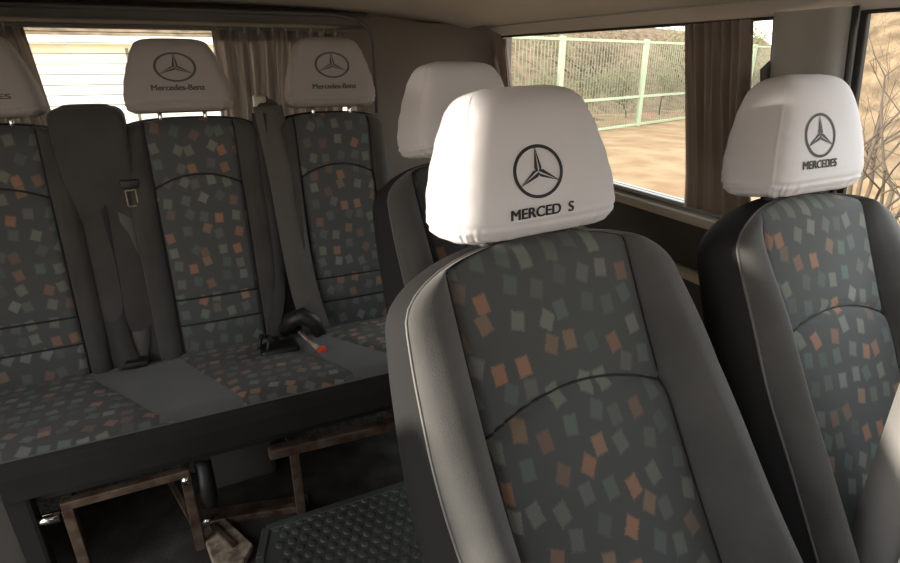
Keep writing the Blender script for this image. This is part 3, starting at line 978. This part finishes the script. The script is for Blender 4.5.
lb(1.15, YR, FLOOR, -.42, 'wall_left', 'door_card')
lb(1.15, 1.22, -.42, .20, 'wall_left', 'trim'); lb(2.15, YR, -.42, .20, 'wall_left', 'trim'); lb(-1.5, YR, .10, .28, 'wall_left', 'trim'); lb(-1.5, -.25, FLOOR, -.35, 'wall_left', 'door_card'); lb(-.35, -.25, -.35, .12, 'wall_left', 'trim')
fw = MB().box((XL, -1.56, FLOOR), (1.40, -1.5, -.35)); fw.box((XL, -1.56, -.36), (1.40, -1.5, -.12)); fw.box((XL, -1.56, .16), (1.40, -1.5, .28)); struct(fw.build('wall_light_block', M['trim_dark'], None, False))  # unseen front closed to a narrow slot, added to cut light to the rear
curt = True
g = MB().grid([[(XL - .02, y, z) for y in (1.22, 2.15)] for z in (-.42, .10)]).build('window_4', M['glass']); struct(g)

# near door edge at right and trim at lower left
nd = MB()
prof = [(-.01, .0), (.012, -.020), (.040, -.026), (.075, -.018), (.10, .0), (.10, .05), (-.01, .05)]
cx_, cy_ = 1.000, .345
rows = []
for z in np.linspace(-1.2, .05, 14):
    rows.append([(cx_ + u + .0 * z, cy_ + v, z) for u, v in prof])
o = nd.grid(rows, True).build('trim_11', M['near_grey']); struct(o, 'pale grey door pillar edge at the lower right, close to the viewer')
o = MB().grid([[(cx_ + u, cy_ + v - .002, z) for u, v in [(.010, -.0215), (.020, -.0245), (.034, -.0265)]] for z in np.linspace(-1.2, .05, 8)]).build('trim_12', M['near_highlight'])  # highlight on the pillar, laid on as a white strip
struct(o, 'highlight painted as a white strip on the door pillar at the lower right')
ns = empty('seat_side_trim', (-.388, .75, FLOOR), 'curved pale grey plastic seat trim cut off at the lower left corner', 'seat trim')
ps = []
for i, z in enumerate(np.linspace(0, .80, 24)):
    k = z / .80
    w = .10 + .0 * k
    rr = [(w * math.copysign(abs(math.cos(a)) ** .6, math.cos(a)) * (1 - .9 * max(0, k - .85) / .15) - .01 * k, .12 * math.copysign(abs(math.sin(a)) ** .6, math.sin(a)) * (1 - .9 * max(0, k - .85) / .15), z) for a in np.linspace(0, 2 * PI, 32, endpoint=False)]
    ps.append(rr)
mb = MB().grid(ps, True); mb.f.append(tuple(range(23 * 32, 24 * 32)))
mb.build('trim_shell', M['near_grey'], ns)
MB().tube([(.102 - .01 * k, -.05, .80 * k) for k in np.linspace(.0, .86, 12)], .006, 8).build('trim_bead', M['near_grey'], ns)


# ------------------------------------------------------------------ curtains
def curtain(name, A0, A1, B0, B1, n, amp, nrm, label, mat, mat_edge=None, mid=None, hooks=True, seed=0, header=True):
    """A = top ends, B = bottom ends"""
    r = np.random.default_rng(seed)
    root = Vector(B0).lerp(Vector(B1), .5)
    e = empty(name, root, label, 'curtain', 'pleated van curtains')
    ph = r.uniform(0, 6.28, 5)
    cols = n * 14; R = 26

    def P(u, v):
        a = Vector(A0).lerp(Vector(A1), u); b = Vector(B0).lerp(Vector(B1), u)
        p = a.lerp(b, v)
        if mid:
            c = Vector(A0).lerp(Vector(A1), .5).lerp(Vector(B0).lerp(Vector(B1), .5), v)
            p = c + (p - c) * (1 - mid * math.sin(PI * v) ** 1.2)
        am = amp * (.55 + .45 * math.sin(PI * min(1, v * 1.1 + .1)))
        uu = u + .010 * math.sin(5 * u + ph[0]) + .006 * math.sin(v * 4 + ph[1]) * math.sin(11 * u)
        w = math.sin(2 * PI * n * uu + .5 * math.sin(v * 3 + ph[2])) + .35 * math.sin(2 * PI * n * 1.63 * uu + ph[3]) + .2 * math.sin(2 * PI * n * 2.3 * uu + v * 2)
        return p + Vector(nrm) * (am * w) - root
    mb = MB().grid([[P(u, v) for u in np.linspace(0, 1, cols)] for v in np.linspace(0, 1, R)])
    body = mb.build('pleated_cloth', M[mat], e)
    sm = body.modifiers.new('t', 'SOLIDIFY'); sm.thickness = .0012
    if header:
        mb = MB().grid([[P(u, v) + Vector(nrm) * .003 for u in np.linspace(0, 1, cols)] for v in (0, .03, .075)])
        mb.build('header_tape', M[mat], e)
    if mat_edge:
        for u0, u1 in ((-.012, .03), (.965, 1.012)):
            mb = MB().grid([[P(u, v) + Vector(nrm) * .004 for u in np.linspace(u0, u1, 6)] for v in np.linspace(.06, 1, R)])
            mb.build('pale_edge', M[mat_edge], e)
    if hooks:
        for k in range(n):
            p = P((k + .3) / n, 0)
            MB().tube([p + Vector((0, 0, -.012)), p + Vector((0, 0, .010))], .0045, 8).build('curtain_hook', M['near_grey'], e)
    return e


curtain('curtain', (wx(.09) - .035, 1.180, .085), (wx(.09) - .035, .992, .088), (wx(-.40) - .035, 1.175, -.405), (wx(-.40) - .035, .955, -.405), 7, .015, (-1, 0, 0),
        'dark brown pleated curtain on the side window, left of the right seat', 'curtain_dark', 'curtain_pale_edge', mid=.10, hooks=False, seed=2)
curtain('curtain', (wx(.08) - .03, 2.30, .078), (wx(.08) - .03, 2.12, .080), (wx(-.40) - .03, 2.26, -.40), (wx(-.40) - .03, 2.13, -.40), 5, .010, (-1, 0, 0),
        'dark curtain bunched at the rear end of the side window, above the half hidden seat', 'curtain_dark', 'curtain_pale_edge', hooks=False, seed=4)
curtain('curtain', (.165, YR - .05, .100), (.64, YR - .05, .100), (.15, YR - .05, -.36), (.60, YR - .05, -.36), 10, .019, (0, -1, 0),
        'beige pleated curtain on the rear window between the centre and right headrests', 'curtain_beige', hooks=True, seed=6)
curtain('curtain', (-.62, YR - .05, .100), (-.385, YR - .05, .100), (-.62, YR - .05, -.36), (-.355, YR - .05, -.36), 8, .011, (0, -1, 0),
        'beige pleated curtain at the left end of the rear window, behind the left headrest', 'curtain_beige', hooks=True, seed=8)
curtain('curtain', (XL + .03, 1.19, .09), (XL + .03, 2.18, .09), (XL + .03, 1.19, -.43), (XL + .03, 2.18, -.43), 26, .011, (1, 0, 0),
        'unseen dark curtain added across the left side window to block daylight', 'curtain_dark', hooks=False, seed=12)  # unseen curtain, added to keep daylight off the rear bench
o = MB().beam((-.64, YR - .05, .103), (.66, YR - .05, .103), .012, .012).build('curtain_rail', M['trim_dark'], None, False, .002)
tag(o, 'thin dark curtain rail along the top of the rear window', 'curtain rail')

# ------------------------------------------------------------------ outside
G = -1.75
gr = []
for y in np.linspace(-25, 60, 60):
    row = []
    for x in np.linspace(-40, 70, 70):
        far = max(0, (x * .30 * -1 + y) * 0)
        row.append((x, y, G + .05 * math.sin(x * 1.3) * math.cos(y * 1.1)))
    gr.append(row)
o = MB().grid(gr).build('ground_1', M['ground']); o.name = 'ground'; struct(o)
# leafy bank rising beyond the fence
fd = Vector((6.4, 2.0, 0)).normalized(); fn = Vector((-fd.y, fd.x, 0))
F0 = Vector((8.3, 11.5, G))
rows = []
for t in np.linspace(-24, 34, 60):
    rows.append([F0 + fd * t + fn * (1.5 + u) + Vector((0, 0, -.1 + 3.6 * (1 - math.cos(min(u / 9, 1) * PI)) / 2 + .12 * math.sin(t * 1.7 + u) + .08 * math.sin(t * .6 * u))) for u in np.linspace(0, 30, 24)])
o = MB().grid(rows).build('hillside', M['bank']); struct(o, 'brown wooded hillside beyond the fence')

fe = empty('fence', tuple(F0), 'pale green metal fence with posts and wire panels beyond the sandy ground', 'fence')
sp = 3.75
for k in range(-1, 5):
    p = fd * (k * sp)
    MB().box((p.x - .06, p.y - .06, 0), (p.x + .06, p.y + .06, 2.26)).build('fence_post', M['fence'], fe, False, .01)
    q = fd * ((k + 1) * sp)
    for z in (2.2, .80, .05):
        MB().beam(p + Vector((0, 0, z)), q + Vector((0, 0, z)), .05, .06).build('fence_rail', M['fence'], fe, False)
    wm = MB()
    for i in range(1, 30):
        c = p.lerp(q, i / 30)
        wm.box((c.x - .008, c.y - .006, .05), (c.x + .008, c.y + .006, 2.2))
    wm.build('wire_panel', M['wire'], fe, False)


def branchy(root, h, seed, lean=0.0, r0=.06, levels=5, spread=.55):
    r = random.Random(seed)
    mb = MB()
    tips = []

    def grow(p, d, L, rad, lv):
        n = 4
        pts = [p]; rs = [rad]
        dd = d.copy()
        for i in range(n):
            dd = (dd + Vector((r.uniform(-.18, .18), r.uniform(-.18, .18), r.uniform(-.05, .12)))).normalized()
            pts.append(pts[-1] + dd * L / n); rs.append(rad * (1 - .45 * (i + 1) / n))
        mb.tube(pts, rs, 5, False)
        if lv <= 0: tips.append(pts[-1]); return
        for k in range(r.choice((2, 3, 3))):
            i = r.randint(2, n)
            a = Vector((r.uniform(-1, 1), r.uniform(-1, 1), r.uniform(-.2, .9))).normalized()
            grow(pts[i], (dd * (1 - spread) + a * spread).normalized(), L * r.uniform(.6, .85), rs[i] * .7, lv - 1)
        tips.append(pts[-1])
    grow(Vector((0, 0, -.1)), Vector((lean, 0, 1)).normalized(), h * .36, r0, levels)
    mb.build('branches', M['bark'], root)
    return tips


def foliage(root, centres, n, size, rad, mat, seed):
    r = np.random.default_rng(seed)
    v, f = [], []
    for c in centres:
        for k in range(n):
            p = np.array(c) + r.normal(0, rad, 3)
            a = r.normal(0, 1, 3); a /= np.linalg.norm(a); b = np.cross(a, r.normal(0, 1, 3)); b /= np.linalg.norm(b)
            s_ = size * r.uniform(.6, 1.3); o_ = len(v)
            v += [p - a * s_, p + b * s_ * .5, p + a * s_, p - b * s_ * .5]; f.append((o_, o_ + 1, o_ + 2, o_ + 3))
    return link('foliage', v, f, mat, root, False)


TL = [('bare tree with pale leaves beyond the fence', 'leaf'), ('brown dry leaved tree beyond the fence', 'leaf_brown')]
for k in range(7):
    t = -2.5 + k * 3.6 + random.uniform(-.3, .3)
    p = F0 + fd * t + fn * (2.6 + 1.6 * (k % 2))
    lab, lm = TL[k % 2]
    e = empty('tree', tuple(p), lab, 'tree', 'trees beyond the fence')
    tips = branchy(e, random.uniform(3.2, 4.6), 30 + k, r0=.07, levels=4)
    foliage(e, random.sample(tips, min(60, len(tips))), 16, .07, .22, M[lm], 50 + k)
for k in range(10):
    t = -3.4 + k * 2.2
    p = F0 + fd * t + fn * random.uniform(1.2, 1.6)
    e = empty('bush', tuple(p), 'low pale green bush growing against the far side of the fence', 'bush', 'bushes along the fence')
    tips = branchy(e, 1.9, 80 + k, r0=.03, levels=3, spread=.7)
    foliage(e, tips, 26, .06, .20, M['leaf'], 90 + k)
# bare bushes seen through the right-hand window
for k, (x, y, h) in enumerate(((5.2, 2.9, 3.2), (6.6, 3.5, 3.6), (4.4, 2.1, 2.8), (8.2, 4.3, 3.8), (3.6, 1.95, 2.4))):
    e = empty('bare_bush', (x, y, G), 'leafless twiggy bush close outside the window at the right edge', 'bush', 'leafless bushes outside the right window')
    branchy(e, h, 120 + k, r0=.03, levels=6, spread=.62)
rows = []
for t in np.linspace(-6, 10, 40):
    rows.append([(9 + u + .3 * math.sin(t), t - 3 + .45 * u, G - .05 + 1.9 * (1 - math.cos(min(u / 7, 1) * PI)) / 1 + .06 * math.sin(t * 3 + u * 2)) for u in np.linspace(0, 16, 30)])
o = MB().grid(rows).build('earth_bank', M['bank']); struct(o, 'earth bank outside the right window')
# pale building behind the van
bd = empty('building', (0, 9.5, G), 'pale whitewashed building seen through the rear window', 'building')
MB().box((-9, 0, 0), (2.9, 5, 1.95)).build('wall', M['wall'], bd, False)
MB().box((-9.2, -.2, 1.95), (3.1, 5.2, 2.05)).build('roof_edge', M['wall'], bd, False)
MB().tube([(-.45, -.12, 0), (-.45, -.12, 1.9)], .02, 8).build('downpipe', M['heater'], bd)

# ------------------------------------------------------------------ raise everything so the van floor is at z = 0
for o in list(SC.objects):
    if o.parent is None and o.type in ('MESH', 'EMPTY'):
        o.location.z += RAISE
